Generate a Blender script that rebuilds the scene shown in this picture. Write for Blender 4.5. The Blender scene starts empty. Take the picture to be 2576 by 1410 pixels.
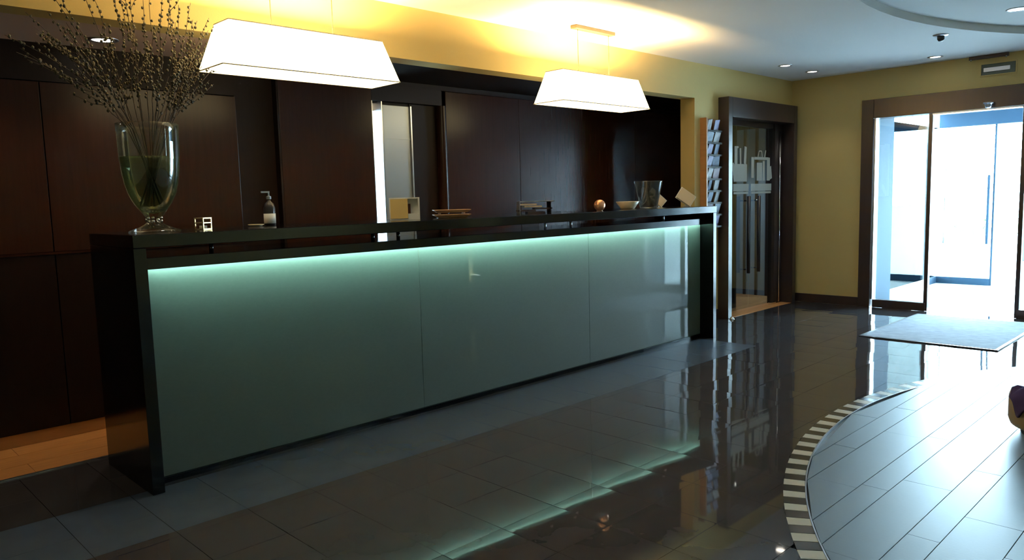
import bpy, bmesh, math, random
from mathutils import Vector, Matrix

random.seed(7)
sc = bpy.context.scene
COL = sc.collection

# ---------------------------------------------------------------- camera
cam_d = bpy.data.cameras.new('camera')
cam = bpy.data.objects.new('camera', cam_d)
COL.objects.link(cam)
yaw, pit, rol = 0.774922935, 0.108403682, -0.0270396473
fw = Vector((math.sin(yaw) * math.cos(pit), math.cos(yaw) * math.cos(pit), -math.sin(pit)))
rt = Vector((math.cos(yaw), -math.sin(yaw), 0))
up = rt.cross(fw)
r2 = rt * math.cos(rol) + up * math.sin(rol)
u2 = r2.cross(fw)
m = Matrix((r2, u2, -fw)).transposed().to_4x4()
m.translation = Vector((0, 0, 1.32))
cam.matrix_world = m
cam_d.sensor_width = 36
cam_d.lens = 1897.88 / 2576 * 36
cam_d.clip_start = 0.05
sc.camera = cam

# ---------------------------------------------------------------- world, exposure
sc.view_settings.view_transform = 'Standard'
sc.view_settings.look = 'None'
sc.view_settings.exposure = 0.0
sc.view_settings.gamma = 1.0
sc.view_settings.use_curve_mapping = False
sc.cycles.use_denoising = True
sc.cycles.max_bounces = 10
sc.cycles.diffuse_bounces = 4
sc.cycles.glossy_bounces = 5
sc.cycles.transparent_max_bounces = 16
sc.cycles.sample_clamp_indirect = 12
sc.cycles.caustics_refractive = True
SKY = (0.56, 0.81, 1.0)
SKY_STRENGTH = 54.0
w = bpy.data.worlds.new('sky')
sc.world = w
w.use_nodes = True
bg = w.node_tree.nodes['Background']
bg.inputs['Color'].default_value = (*SKY, 1)
bg.inputs['Strength'].default_value = SKY_STRENGTH


def portal(name, loc, rot, sx, sy):
    """light portal: only guides sampling of the sky through an opening"""
    d = bpy.data.lights.new(name, 'AREA')
    d.shape = 'RECTANGLE'
    d.size, d.size_y = sx, sy
    d.cycles.is_portal = True
    o = bpy.data.objects.new(name, d)
    o.location, o.rotation_euler = loc, rot
    COL.objects.link(o)


H = math.pi / 2
portal('entrance_portal', (8.82, 2.2, 1.05), (0, H, 0), 2.1, 2.1)
portal('side_portal', (10.4, 3.35, 1.1), (H, 0, math.pi), 2.0, 2.1)
portal('side_window_portal', (8.95, -2.42, 1.05), (0, H, 0), 2.1, 0.3)
portal('lobby_window_portal', (8.95, -3.65, 1.6), (0, H, 0), 1.2, 2.0)
portal('back_window_portal', (3.386, 5.15, 1.5), (-H, 0, 0), 0.1, 1.2)

LAMP_W = 150.0      # light thrown up out of each pendant shade
SHADE_E = 6.0      # glow of the lit fabric
LED_E = 380.0       # strip under the counter
SPOT_W = 9.0       # recessed downlights


# ---------------------------------------------------------------- materials
def mat(name, col, rough=0.5, metal=0.0, coat=0.0, var=0.0, vscale=8.0, bump=0.0, bscale=60.0,
        stretch=(1, 1, 1), spec=0.5, col2=None, coat_rough=0.03):
    M = bpy.data.materials.new(name)
    M.use_nodes = True
    nt = M.node_tree
    b = nt.nodes['Principled BSDF']
    b.inputs['Base Color'].default_value = (*col, 1)
    b.inputs['Roughness'].default_value = rough
    b.inputs['Metallic'].default_value = metal
    b.inputs['Coat Weight'].default_value = coat
    b.inputs['Coat Roughness'].default_value = coat_rough
    b.inputs['Specular IOR Level'].default_value = spec
    if var > 0 or bump > 0:
        tc = nt.nodes.new('ShaderNodeTexCoord')
        mp = nt.nodes.new('ShaderNodeMapping')
        mp.inputs['Scale'].default_value = stretch
        nt.links.new(tc.outputs['Object'], mp.inputs['Vector'])
    if var > 0:
        n = nt.nodes.new('ShaderNodeTexNoise')
        n.inputs['Scale'].default_value = vscale
        n.inputs['Detail'].default_value = 6
        nt.links.new(mp.outputs['Vector'], n.inputs['Vector'])
        r = nt.nodes.new('ShaderNodeMix')
        r.data_type = 'RGBA'
        c2 = col2 or tuple(min(1, c * (1 + var)) for c in col)
        c1 = col if col2 else tuple(c * (1 - var) for c in col)
        r.inputs['A'].default_value = (*c1, 1)
        r.inputs['B'].default_value = (*c2, 1)
        nt.links.new(n.outputs['Fac'], r.inputs['Factor'])
        nt.links.new(r.outputs['Result'], b.inputs['Base Color'])
    if bump > 0:
        n2 = nt.nodes.new('ShaderNodeTexNoise')
        n2.inputs['Scale'].default_value = bscale
        n2.inputs['Detail'].default_value = 4
        nt.links.new(mp.outputs['Vector'], n2.inputs['Vector'])
        bp = nt.nodes.new('ShaderNodeBump')
        bp.inputs['Strength'].default_value = bump
        bp.inputs['Distance'].default_value = 0.002
        nt.links.new(n2.outputs['Fac'], bp.inputs['Height'])
        nt.links.new(bp.outputs['Normal'], b.inputs['Normal'])
    return M


def emit(name, col, s):
    M = bpy.data.materials.new(name)
    M.use_nodes = True
    nt = M.node_tree
    nt.nodes.remove(nt.nodes['Principled BSDF'])
    e = nt.nodes.new('ShaderNodeEmission')
    e.inputs['Color'].default_value = (*col, 1)
    e.inputs['Strength'].default_value = s
    nt.links.new(e.outputs[0], nt.nodes['Material Output'].inputs['Surface'])
    return M


def thin_glass(name, tint=(0.93, 0.97, 0.96), gloss=1.0, edge=None, rough=0.0, ek=0.30):
    """clear pane: transparent, plus a mirror coat that grows at grazing angles"""
    M = bpy.data.materials.new(name)
    M.use_nodes = True
    nt = M.node_tree
    nt.nodes.remove(nt.nodes['Principled BSDF'])
    t = nt.nodes.new('ShaderNodeBsdfTransparent')
    t.inputs['Color'].default_value = (*tint, 1)
    g = nt.nodes.new('ShaderNodeBsdfAnisotropic')
    g.inputs['Roughness'].default_value = rough
    f = nt.nodes.new('ShaderNodeFresnel')
    f.inputs['IOR'].default_value = 1.5
    mx = nt.nodes.new('ShaderNodeMixShader')
    mu = nt.nodes.new('ShaderNodeMath')
    mu.operation = 'MULTIPLY'
    mu.use_clamp = True
    mu.inputs[1].default_value = gloss
    nt.links.new(f.outputs[0], mu.inputs[0])
    nt.links.new(mu.outputs[0], mx.inputs[0])
    nt.links.new(t.outputs[0], mx.inputs[1])
    nt.links.new(g.outputs[0], mx.inputs[2])
    last = mx
    if edge:
        d = nt.nodes.new('ShaderNodeBsdfTranslucent')
        d.inputs['Color'].default_value = (*edge, 1)
        lw = nt.nodes.new('ShaderNodeLayerWeight')
        lw.inputs['Blend'].default_value = 0.25
        p = nt.nodes.new('ShaderNodeMath')
        p.operation = 'MULTIPLY'
        p.inputs[1].default_value = ek
        nt.links.new(lw.outputs['Facing'], p.inputs[0])
        m2 = nt.nodes.new('ShaderNodeMixShader')
        nt.links.new(p.outputs[0], m2.inputs[0])
        nt.links.new(mx.outputs[0], m2.inputs[1])
        nt.links.new(d.outputs[0], m2.inputs[2])
        last = m2
    nt.links.new(last.outputs[0], nt.nodes['Material Output'].inputs['Surface'])
    return M


M_wall = mat('ochre_wall_paint', (0.60, 0.45, 0.17), 0.75, var=0.06, vscale=1.5, bump=0.15, bscale=150)
M_ceil = mat('white_ceiling_paint', (0.80, 0.80, 0.80), 0.8, var=0.03, vscale=1.0)
M_soffit = mat('office_ceiling_paint', (0.60, 0.42, 0.33), 0.7, var=0.04, vscale=2)
M_white = mat('white_wall_paint', (0.75, 0.76, 0.78), 0.8)
M_panel = mat('dark_wenge_veneer', (0.019, 0.0062, 0.0038), 0.25, var=0.35, vscale=6, stretch=(14, 14, 0.6), spec=0.2)
M_panel2 = mat('dark_wenge_matt', (0.008, 0.004, 0.0035), 0.45, var=0.3, vscale=6, stretch=(14, 14, 0.6), spec=0.12)
M_black = mat('black_gloss_lacquer', (0.004, 0.004, 0.005), 0.14, spec=0.45)
M_blacktop = mat('black_stone_top', (0.004, 0.004, 0.005), 0.12, spec=0.45)
M_frame = mat('dark_brown_door_frame', (0.035, 0.022, 0.022), 0.30, var=0.2, vscale=5, stretch=(6, 6, 0.5))
M_alu = mat('brushed_aluminium', (0.62, 0.62, 0.66), 0.3, metal=1.0)
M_chrome = mat('chrome', (0.8, 0.8, 0.82), 0.12, metal=1.0)
M_steel = mat('grey_steel_door', (0.34, 0.37, 0.40), 0.38, metal=0.6, var=0.05, vscale=2)
M_glassp = mat('frosted_green_glass_panel', (0.085, 0.088, 0.062), 0.6, coat=1.0, var=0.30, vscale=55.0, bump=0.25,
               bscale=260, stretch=(1, 1, 2.2), coat_rough=0.015)
_nt = M_glassp.node_tree
_p = _nt.nodes['Principled BSDF']
_t = _nt.nodes.new('ShaderNodeBsdfTranslucent')
_t.inputs['Color'].default_value = (0.54, 0.62, 0.57, 1)
_a = _nt.nodes.new('ShaderNodeMixShader')
_a.inputs[0].default_value = 0.30
_nt.links.new(_p.outputs[0], _a.inputs[1])
_nt.links.new(_t.outputs[0], _a.inputs[2])
_nt.links.new(_a.outputs[0], _nt.nodes['Material Output'].inputs['Surface'])
M_led = emit('led_strip_light', (0.58, 0.98, 0.92), LED_E)
M_cav = mat('light_box_lining', (0.06, 0.07, 0.06), 0.9)
M_pol = mat('polished_grey_porcelain', (0.052, 0.048, 0.051), 0.035, var=0.25, vscale=5, spec=0.6)
M_border = mat('satin_blue_grey_porcelain', (0.055, 0.075, 0.105), 0.26, var=0.15, vscale=6, spec=0.6)
M_matt = mat('matt_grey_porcelain', (0.10, 0.145, 0.195), 0.38, var=0.10, vscale=4, bump=0.1, bscale=80, spec=0.75)
M_grout = mat('dark_grout', (0.030, 0.030, 0.032), 0.6)
M_cream = mat('cream_marble_chip', (0.62, 0.57, 0.46), 0.25, var=0.08, vscale=20)
M_dchip = mat('dark_granite_chip', (0.045, 0.042, 0.040), 0.15)
M_wood = mat('honey_oak_floor', (0.60, 0.27, 0.085), 0.35, var=0.3, vscale=5, stretch=(1, 12, 1))
M_oak = mat('oak_trim', (0.40, 0.20, 0.08), 0.4, var=0.2, vscale=5, stretch=(1, 1, 8))
M_shade = emit('lit_lamp_fabric', (1.0, 0.80, 0.42), SHADE_E)
M_diff = emit('lit_lamp_diffuser', (1.0, 0.88, 0.62), 2.6)
M_rim = mat('shade_rim_tape', (0.75, 0.60, 0.38), 0.7)
M_bulb = emit('downlight_bulb', (1.0, 0.93, 0.80), 14)
M_bulbdim = emit('downlight_bulb_low', (1.0, 0.85, 0.65), 3)
M_pane = thin_glass('clear_pane')
M_door = thin_glass('door_glass', (0.86, 0.93, 0.96), 0.45)
M_vase = thin_glass('vase_glass', (0.98, 0.99, 0.97), 0.6, edge=(0.35, 0.42, 0.25), ek=0.10)
M_water = thin_glass('vase_water', (0.60, 0.66, 0.50), 0.5, edge=(0.34, 0.40, 0.16), ek=0.6)
M_bud = mat('dark_catkin_buds', (0.042, 0.038, 0.018), 0.6, var=0.4, vscale=30)
M_twig = mat('brown_twig_bark', (0.05, 0.032, 0.02), 0.7, var=0.3, vscale=40)
M_frost = bpy.data.materials.new('frosted_vinyl')
M_frost.use_nodes = True
_b = M_frost.node_tree.nodes['Principled BSDF']
_b.inputs['Base Color'].default_value = (0.72, 0.78, 0.74, 1)
_b.inputs['Roughness'].default_value = 0.7
_n = M_frost.node_tree
_tr = _n.nodes.new('ShaderNodeBsdfTransparent')
_mx = _n.nodes.new('ShaderNodeMixShader')
_mx.inputs[0].default_value = 0.42
_n.links.new(_tr.outputs[0], _mx.inputs[1])
_n.links.new(_b.outputs[0], _mx.inputs[2])
_n.links.new(_mx.outputs[0], _n.nodes['Material Output'].inputs['Surface'])
M_card = mat('cream_card', (0.75, 0.62, 0.42), 0.6)
M_whitec = mat('white_card', (0.80, 0.80, 0.78), 0.6)
M_amber = mat('amber_paper', (0.80, 0.55, 0.20), 0.6)
M_tan = mat('tan_wood_tray', (0.38, 0.22, 0.11), 0.45, var=0.2, vscale=8, stretch=(1, 8, 8))
M_copper = mat('copper_ball', (0.85, 0.42, 0.22), 0.28, metal=0.7)
M_bowl = mat('cream_ceramic', (0.78, 0.62, 0.42), 0.35)
M_green = mat('green_pebbles', (0.06, 0.09, 0.05), 0.5, var=0.4, vscale=30)
M_mat = mat('blue_grey_carpet', (0.22, 0.27, 0.33), 0.85, var=0.35, vscale=14, bump=0.8, bscale=300)
M_pave = mat('pale_paving', (0.60, 0.62, 0.62), 0.8, var=0.05, vscale=1)
M_leather = mat('tan_leather', (0.38, 0.26, 0.11), 0.4, var=0.1, vscale=12, bump=0.2)
M_purple = mat('dark_purple_cloth', (0.03, 0.02, 0.09), 0.9, spec=0.2)
M_blueg = mat('blue_grey_render', (0.10, 0.16, 0.23), 0.7)
M_navy = mat('dark_blue_render', (0.016, 0.042, 0.072), 0.7, spec=0.2)
M_leafgrey = mat('pale_blue_grey_door', (0.30, 0.40, 0.48), 0.4, var=0.05, vscale=2)
M_bronze = mat('bronze_fitting', (0.07, 0.045, 0.02), 0.5, spec=0.3)
M_leaf = mat('shrub_leaves', (0.10, 0.16, 0.06), 0.6, var=0.3, vscale=10)
M_plastic = mat('dark_plastic', (0.02, 0.02, 0.025), 0.3)
M_vent = mat('green_grey_grille', (0.10, 0.12, 0.09), 0.5)


# ---------------------------------------------------------------- mesh helpers
def bx(bm, x0, x1, y0, y1, z0, z1):
    vs = [bm.verts.new((x, y, z)) for z in (z0, z1) for x, y in ((x0, y0), (x1, y0), (x1, y1), (x0, y1))]
    for f in ((3, 2, 1, 0), (4, 5, 6, 7), (0, 1, 5, 4), (1, 2, 6, 5), (2, 3, 7, 6), (3, 0, 4, 7)):
        bm.faces.new([vs[i] for i in f])
    return vs


def prism(bm, pts, z0, z1):
    """convex or simple polygon (counter-clockwise) extruded in z"""
    a = [bm.verts.new((p[0], p[1], z0)) for p in pts]
    b = [bm.verts.new((p[0], p[1], z1)) for p in pts]
    n = len(pts)
    bm.faces.new(list(reversed(a)))
    bm.faces.new(b)
    for i in range(n):
        bm.faces.new((a[i], a[(i + 1) % n], b[(i + 1) % n], b[i]))


def lathe(bm, prof, seg=40, cx=0, cy=0, caps=True):
    rings = []
    for r, z in prof:
        if r < 1e-5:
            rings.append([bm.verts.new((cx, cy, z))])
        else:
            rings.append([bm.verts.new((cx + r * math.cos(2 * math.pi * i / seg), cy + r * math.sin(2 * math.pi * i / seg), z))
                          for i in range(seg)])
    for a, b in zip(rings, rings[1:]):
        for i in range(seg):
            j = (i + 1) % seg
            if len(a) == 1 and len(b) == 1:
                continue
            if len(a) == 1:
                bm.faces.new((a[0], b[j], b[i]))
            elif len(b) == 1:
                bm.faces.new((a[i], a[j], b[0]))
            else:
                bm.faces.new((a[i], a[j], b[j], b[i]))
    if caps:
        if len(rings[0]) > 1:
            bm.faces.new(list(reversed(rings[0])))
        if len(rings[-1]) > 1:
            bm.faces.new(rings[-1])


def tube(bm, pts, r, seg=6, r1=None):
    pts = [Vector(p) for p in pts]
    rings = []
    n = len(pts)
    for i, p in enumerate(pts):
        d = (pts[min(i + 1, n - 1)] - pts[max(i - 1, 0)]).normalized()
        a = d.orthogonal().normalized() if abs(d.z) < 0.99 else Vector((1, 0, 0))
        a = (Vector((1, 0, 0)) - d * d.x)
        if a.length < 0.1:
            a = Vector((0, 1, 0)) - d * d.y
        a.normalize()
        b = d.cross(a)
        rr = r if r1 is None else r + (r1 - r) * i / (n - 1)
        rings.append([bm.verts.new(p + (a * math.cos(t) + b * math.sin(t)) * rr) for t in
                      [2 * math.pi * k / seg for k in range(seg)]])
    for a, b in zip(rings, rings[1:]):
        for i in range(seg):
            j = (i + 1) % seg
            bm.faces.new((a[i], a[j], b[j], b[i]))
    bm.faces.new(list(reversed(rings[0])))
    bm.faces.new(rings[-1])


def blob(bm, c, r, sub=1, sx=1, sy=1, sz=1):
    g = bmesh.ops.create_icosphere(bm, subdivisions=sub, radius=r)
    for v in g['verts']:
        v.co = Vector((v.co.x * sx, v.co.y * sy, v.co.z * sz)) + Vector(c)


def obj(name, bm, m, parent=None, smooth=False, bevel=0.0, auto=False):
    if bevel > 0:
        bmesh.ops.bevel(bm, geom=list(bm.edges), offset=bevel, segments=2, affect='EDGES', profile=0.5,
                        clamp_overlap=True)
    bmesh.ops.recalc_face_normals(bm, faces=bm.faces)
    me = bpy.data.meshes.new(name)
    bm.to_mesh(me)
    bm.free()
    if smooth:
        me.polygons.foreach_set('use_smooth', [True] * len(me.polygons))
    me.materials.append(m)
    o = bpy.data.objects.new(name, me)
    COL.objects.link(o)
    if parent:
        o.parent = parent
    return o


def box(name, m, b, parent=None, bevel=0.0):
    """b in world axes, relative to the parent's origin (parents are not rotated before children are added)"""
    bm = bmesh.new()
    bx(bm, *b)
    return obj(name, bm, m, parent, bevel=bevel)


def thing(name, label, cat, loc=(0, 0, 0), rz=0.0, group=None):
    o = bpy.data.objects.new(name, None)
    o.empty_display_size = 0.1
    COL.objects.link(o)
    o.location = loc
    o.rotation_euler = (0, 0, rz)
    o['label'] = label
    o['category'] = cat
    if group:
        o['group'] = group
    return o


def tag(o, label, cat, group=None):
    o['label'] = label
    o['category'] = cat
    if group:
        o['group'] = group
    return o


def struct(o):
    o['kind'] = 'structure'
    return o


def sroot(name, loc=(0, 0, 0)):
    o = bpy.data.objects.new(name, None)
    o.empty_display_size = 0.1
    o.location = loc
    COL.objects.link(o)
    return struct(o)


def copy_tree(o, parent=None):
    c = o.copy()
    COL.objects.link(c)
    c.parent = parent
    for ch in o.children:
        copy_tree(ch, c)
    return c


# ================================================================ SETTING
X0, XW, Y0, YB, ZC = -3.0, 8.70, -5.0, 4.11, 2.59
YT = 4.27            # back face of the beam and of the back wall
YO = 4.90            # dark panelling behind the desk
ZO = 2.25            # underside of the beam

# ---- floor -----------------------------------------------------
CX, CY, RI, RO = 4.56, -1.59, 3.31, 3.40
bm = bmesh.new()
bx(bm, X0, XW, Y0, 4.34, -0.20, -0.012)
floor = struct(obj('floor', bm, M_grout))

YBORD = 3.10


def clip(poly, inside, inter):
    out = []
    for i in range(len(poly)):
        a, b = poly[i], poly[(i + 1) % len(poly)]
        ia, ib = inside(a), inside(b)
        if ia:
            out.append(a)
        if ia != ib:
            out.append(inter(a, b))
    return out


def circ_clip(poly, R, keep_in=True):
    # refine the edges, then pull the points that lie over the circle back onto it
    pts = []
    for i in range(len(poly)):
        a, b = poly[i], poly[(i + 1) % len(poly)]
        n = 6
        for k in range(n):
            pts.append((a[0] + (b[0] - a[0]) * k / n, a[1] + (b[1] - a[1]) * k / n))

    def d(p):
        return math.hypot(p[0] - CX, p[1] - CY)

    def ins(p):
        return d(p) <= R if keep_in else d(p) >= R

    def inter(a, b):
        lo, hi = 0.0, 1.0
        ia = ins(a)
        for _ in range(25):
            mid = (lo + hi) / 2
            p = (a[0] + (b[0] - a[0]) * mid, a[1] + (b[1] - a[1]) * mid)
            if ins(p) == ia:
                lo = mid
            else:
                hi = mid
        return (a[0] + (b[0] - a[0]) * hi, a[1] + (b[1] - a[1]) * hi)
    res = clip(pts, ins, inter)
    if len(res) < 3:
        return None
    area = 0
    for i in range(len(res)):
        a, b = res[i], res[(i + 1) % len(res)]
        area += a[0] * b[1] - a[1] * b[0]
    return res if area / 2 > 0.0008 else None


def tile(name, poly, m, tilt=0.0, g=0.0012, parent=floor):
    cx = sum(p[0] for p in poly) / len(poly)
    cy = sum(p[1] for p in poly) / len(poly)
    w_ = max(p[0] for p in poly) - min(p[0] for p in poly)
    h_ = max(p[1] for p in poly) - min(p[1] for p in poly)
    sx, sy = 1 - 2 * g / max(w_, 0.02), 1 - 2 * g / max(h_, 0.02)
    q = [((p[0] - cx) * sx, (p[1] - cy) * sy) for p in poly]
    bm = bmesh.new()
    prism(bm, q, -0.012, 0)
    o = obj(name, bm, m, parent)
    o.location = (cx, cy, 0)
    if tilt:
        o.rotation_euler = (random.gauss(0, tilt), random.gauss(0, tilt), 0)
    return o


# pressed tiles are never quite flat: a shared square with a very slight crown
SAG = 0.00055
_bm = bmesh.new()
_n = 4
_h = 0.1525 - 0.0012
_g = [[_bm.verts.new((-_h + 2 * _h * i / _n, -_h + 2 * _h * j / _n,
                      SAG * (1 - ((i / _n * 2 - 1) ** 2 + (j / _n * 2 - 1) ** 2)))) for j in range(_n + 1)] for i in range(_n + 1)]
for i in range(_n):
    for j in range(_n):
        f = _bm.faces.new((_g[i][j], _g[i + 1][j], _g[i + 1][j + 1], _g[i][j + 1]))
        f.smooth = True
_rim = [_g[i][0] for i in range(_n)] + [_g[_n][j] for j in range(_n)] + [_g[i][_n] for i in range(_n, 0, -1)] + [_g[0][j] for j in range(_n, 0, -1)]
_low = [_bm.verts.new((v.co.x, v.co.y, -0.012)) for v in _rim]
for a_ in range(len(_rim)):
    b_ = (a_ + 1) % len(_rim)
    _bm.faces.new((_low[a_], _low[b_], _rim[b_], _rim[a_]))
for e_ in _bm.edges:
    if len(e_.link_faces) == 2 and e_.link_faces[0].smooth != e_.link_faces[1].smooth:
        e_.smooth = False
_bm.normal_update()
tile_me = bpy.data.meshes.new('polished_tile')
_bm.to_mesh(tile_me)
_bm.free()
tile_me.materials.append(M_pol)


def square_tile(cx, cy, tilt):
    o = bpy.data.objects.new('polished_tile', tile_me)
    COL.objects.link(o)
    o.parent = floor
    o.location = (cx, cy, -0.0001)
    o.rotation_euler = (random.gauss(0, tilt), random.gauss(0, tilt), 0)
    return o


def visible_zone(x, y):
    # corner of the lobby the photograph's camera can see
    return x > 0.3 and x + y > 3.15 and x < XW and y > 0.2


# polished square tiles, border tiles along the desk, planks inside the ring
S = 0.305
far_tiles = bmesh.new()
TILT = math.radians(0.12)
ny = 0
for j in range(-30, 11):
    y1 = 3.345 - S * (j - 1) if False else 2.735 + S * (j + 1) - S * 0
    yb = 2.735 + S * j
    yt = yb + S
    if yb < Y0 - 0.01:
        yb = Y0
    if yt > 4.33:
        yt = 4.33
    if yt - yb < 0.02 or yt < Y0:
        continue
    for i in range(-25, 35):
        xa = 2.29 + S * i
        xb = xa + S
        xa, xb = max(xa, X0), min(xb, XW)
        if xb - xa < 0.02:
            continue
        cells = []
        # the satin border lies in front of the desk between y 3.10 and the desk foot
        in_bx = (xa + xb) / 2 < 6.0
        if in_bx and yb < YBORD < yt:
            cells.append((yb, YBORD, 0))
            cells.append((YBORD, yt, 1))
        elif in_bx and yb >= YBORD and yt < 3.80:
            cells.append((yb, yt, 1))
        else:
            cells.append((yb, yt, 0))
        for ya, yc, kind in cells:
            if yc - ya < 0.015:
                continue
            poly = [(xa, ya), (xb, ya), (xb, yc), (xa, yc)]
            mx = max(math.hypot(p[0] - CX, p[1] - CY) for p in poly)
            if mx < RO:
                continue
            mn = min(math.hypot(p[0] - CX, p[1] - CY) for p in poly)
            if mn < RO + 0.25:
                poly = circ_clip(poly, RO + 0.002, False)
                if not poly:
                    continue
            if visible_zone((xa + xb) / 2, (ya + yc) / 2) and yt < 4.32 and not (ya > 3.75 and 1.2 < xa < 6.0):
                if kind:
                    tile('border_tile', poly, M_border, TILT * 0.5)
                elif len(poly) == 4 and abs(yc - ya - S) < 1e-6 and abs(xb - xa - S) < 1e-6:
                    square_tile((xa + xb) / 2, (ya + yc) / 2, TILT)
                else:
                    tile('polished_tile', poly, M_pol, TILT * 0.5)
                    ny += 1
            else:
                cx = sum(p[0] for p in poly) / len(poly)
                cy = sum(p[1] for p in poly) / len(poly)
                prism(far_tiles, [((p[0] - cx) * 0.992 + cx, (p[1] - cy) * 0.992 + cy) for p in poly], -0.012, 0)
o = obj('polished_tile_field', far_tiles, M_pol, floor)
o['kind'] = 'stuff'

# ring of cream and dark chips
NP = 147
for k in range(NP * 2):
    a0 = 2 * math.pi * k / (NP * 2) + math.radians(0.45)
    a1 = a0 + 2 * math.pi / (NP * 2)
    if not (math.radians(48) < a0 < math.radians(140)):
        continue
    e = 0.0006
    poly = [(CX + RI * math.cos(a0 + e), CY + RI * math.sin(a0 + e)), (CX + RO * math.cos(a0 + e), CY + RO * math.sin(a0 + e)),
            (CX + RO * math.cos(a1 - e), CY + RO * math.sin(a1 - e)), (CX + RI * math.cos(a1 - e), CY + RI * math.sin(a1 - e))]
    tile('ring_chip', poly, M_cream if k % 2 == 0 else M_dchip, 0, 0.0)
bm = bmesh.new()
for k in range(NP * 2):
    a0 = 2 * math.pi * k / (NP * 2) + math.radians(0.45)
    a1 = a0 + 2 * math.pi / (NP * 2)
    if (math.radians(48) < a0 < math.radians(140)) or k % 2:
        continue
    prism(bm, [(CX + RI * math.cos(a0), CY + RI * math.sin(a0)), (CX + RO * math.cos(a0), CY + RO * math.sin(a0)),
               (CX + RO * math.cos(a1), CY + RO * math.sin(a1)), (CX + RI * math.cos(a1), CY + RI * math.sin(a1))], -0.012, 0)
o = obj('ring_chip_run', bm, M_cream, floor)
o['kind'] = 'stuff'
# thin metal edging just inside the ring
bm = bmesh.new()
for k in range(180):
    a0, a1 = 2 * math.pi * k / 180, 2 * math.pi * (k + 1) / 180
    ra, rb = RI - 0.007, RI - 0.001
    prism(bm, [(CX + ra * math.cos(a0), CY + ra * math.sin(a0)), (CX + rb * math.cos(a0), CY + rb * math.sin(a0)),
               (CX + rb * math.cos(a1), CY + rb * math.sin(a1)), (CX + ra * math.cos(a1), CY + ra * math.sin(a1))], -0.012, 0.0005)
obj('ring_edging', bm, M_alu, floor)

# matt planks inside the ring: rows alternate wide and narrow
rows = []
y = 1.765
wide = True
offs = {0: 3.55, 1: 3.845, 2: 4.23, 3: 3.385, 4: 3.56, 5: 3.895, 6: 3.305, 7: 3.02, 8: 3.62, 9: 3.2, 10: 3.5, 11: 3.9}
k = 0
rest = bmesh.new()
while y > CY - RI:
    h = 0.2 if wide else 0.115
    off = offs.get(k, 3.3 + (k * 0.37) % 0.9)
    for i in range(-8, 9):
        xa, xb = off + 0.9 * i, off + 0.9 * (i + 1)
        poly = [(xa, y - h), (xb, y - h), (xb, y), (xa, y)]
        if min(math.hypot(max(xa, min(CX, xb)) - CX, max(y - h, min(CY, y)) - CY) for _ in (0,)) > RI:
            continue
        poly = circ_clip(poly, RI - 0.008, True)
        if not poly:
            continue
        if visible_zone((xa + xb) / 2, y - h / 2):
            tile('matt_plank', poly, M_matt, TILT * 0.3, 0.0016)
        else:
            cx = sum(p[0] for p in poly) / len(poly)
            cy = sum(p[1] for p in poly) / len(poly)
            prism(rest, [((p[0] - cx) * 0.996 + cx, (p[1] - cy) * 0.985 + cy) for p in poly], -0.012, 0)
    y -= h
    wide = not wide
    k += 1
o = obj('matt_plank_field', rest, M_matt, floor)
o['kind'] = 'stuff'

# honey wood floor behind the desk, laid in boards, with a pale metal trim
wf = sroot('floor_2')
for r in range(4):
    ya = 4.345 + r * 0.19
    for i in range(9):
        xa = -2.9 + i * 1.25 + (0.5 if r % 2 else 0.0)
        box('wood_board', M_wood, (xa + 0.001, min(xa + 1.249, 7.68), ya + 0.001, ya + 0.189, -0.012, 0.002), wf)
box('wood_board_trim', M_alu, (X0, 7.68, 4.330, 4.344, -0.012, 0.006), wf)
box('underlay', M_grout, (X0, 7.7, 4.34, 5.12, -0.2, -0.013), wf)

# ---- ceiling with round recess ---------------------------------
RCX, RCY, RCR, RCH = 5.86, -1.77, 3.89, 0.06
hole = []
for k in range(96):
    a = 2 * math.pi * k / 96
    hole.append((min(RCX + RCR * math.cos(a), 8.55), max(RCY + RCR * math.sin(a), -4.8)))
MX, MY = 5.0, -1.4
bm = bmesh.new()
inner, outer_ = [], []
for p in hole:
    dx, dy = p[0] - MX, p[1] - MY
    ts = []
    if dx > 1e-9:
        ts.append((XW + 0.2 - MX) / dx)
    if dx < -1e-9:
        ts.append((X0 - MX) / dx)
    if dy > 1e-9:
        ts.append((YT - MY) / dy)
    if dy < -1e-9:
        ts.append((Y0 - MY) / dy)
    t = min(ts)
    inner.append(p)
    outer_.append((MX + dx * t, MY + dy * t))
N = len(hole)
vi = [bm.verts.new((p[0], p[1], ZC)) for p in inner]
vo = [bm.verts.new((p[0], p[1], ZC)) for p in outer_]
vt = [bm.verts.new((p[0], p[1], ZC + RCH)) for p in inner]
for i in range(N):
    j = (i + 1) % N
    bm.faces.new((vi[i], vi[j], vo[j], vo[i]))
    if (Vector(vi[i].co) - Vector(vi[j].co)).length > 1e-5:
        bm.faces.new((vi[i], vt[i], vt[j], vi[j]))
# corner triangles that the radial fan leaves out
for cxn, cyn in ((XW + 0.2, YT), (X0, YT), (X0, Y0), (XW + 0.2, Y0)):
    for i in range(N):
        j = (i + 1) % N
        a, b = outer_[i], outer_[j]
        on = lambda p: (abs(p[0] - cxn) < 1e-6, abs(p[1] - cyn) < 1e-6)
        if on(a) != on(b) and any(on(a)) and any(on(b)):
            bm.faces.new((vo[i], vo[j], bm.verts.new((cxn, cyn, ZC))))
bm.faces.new(vt)
bmesh.ops.remove_doubles(bm, verts=bm.verts, dist=1e-5)
ceiling = struct(obj('ceiling', bm, M_ceil))
struct(box('ceiling_2', M_ceil, (X0 - 0.2, XW + 0.2, Y0 - 0.2, YT + 0.05, ZC + RCH + 0.01, ZC + RCH + 0.1)))

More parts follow.
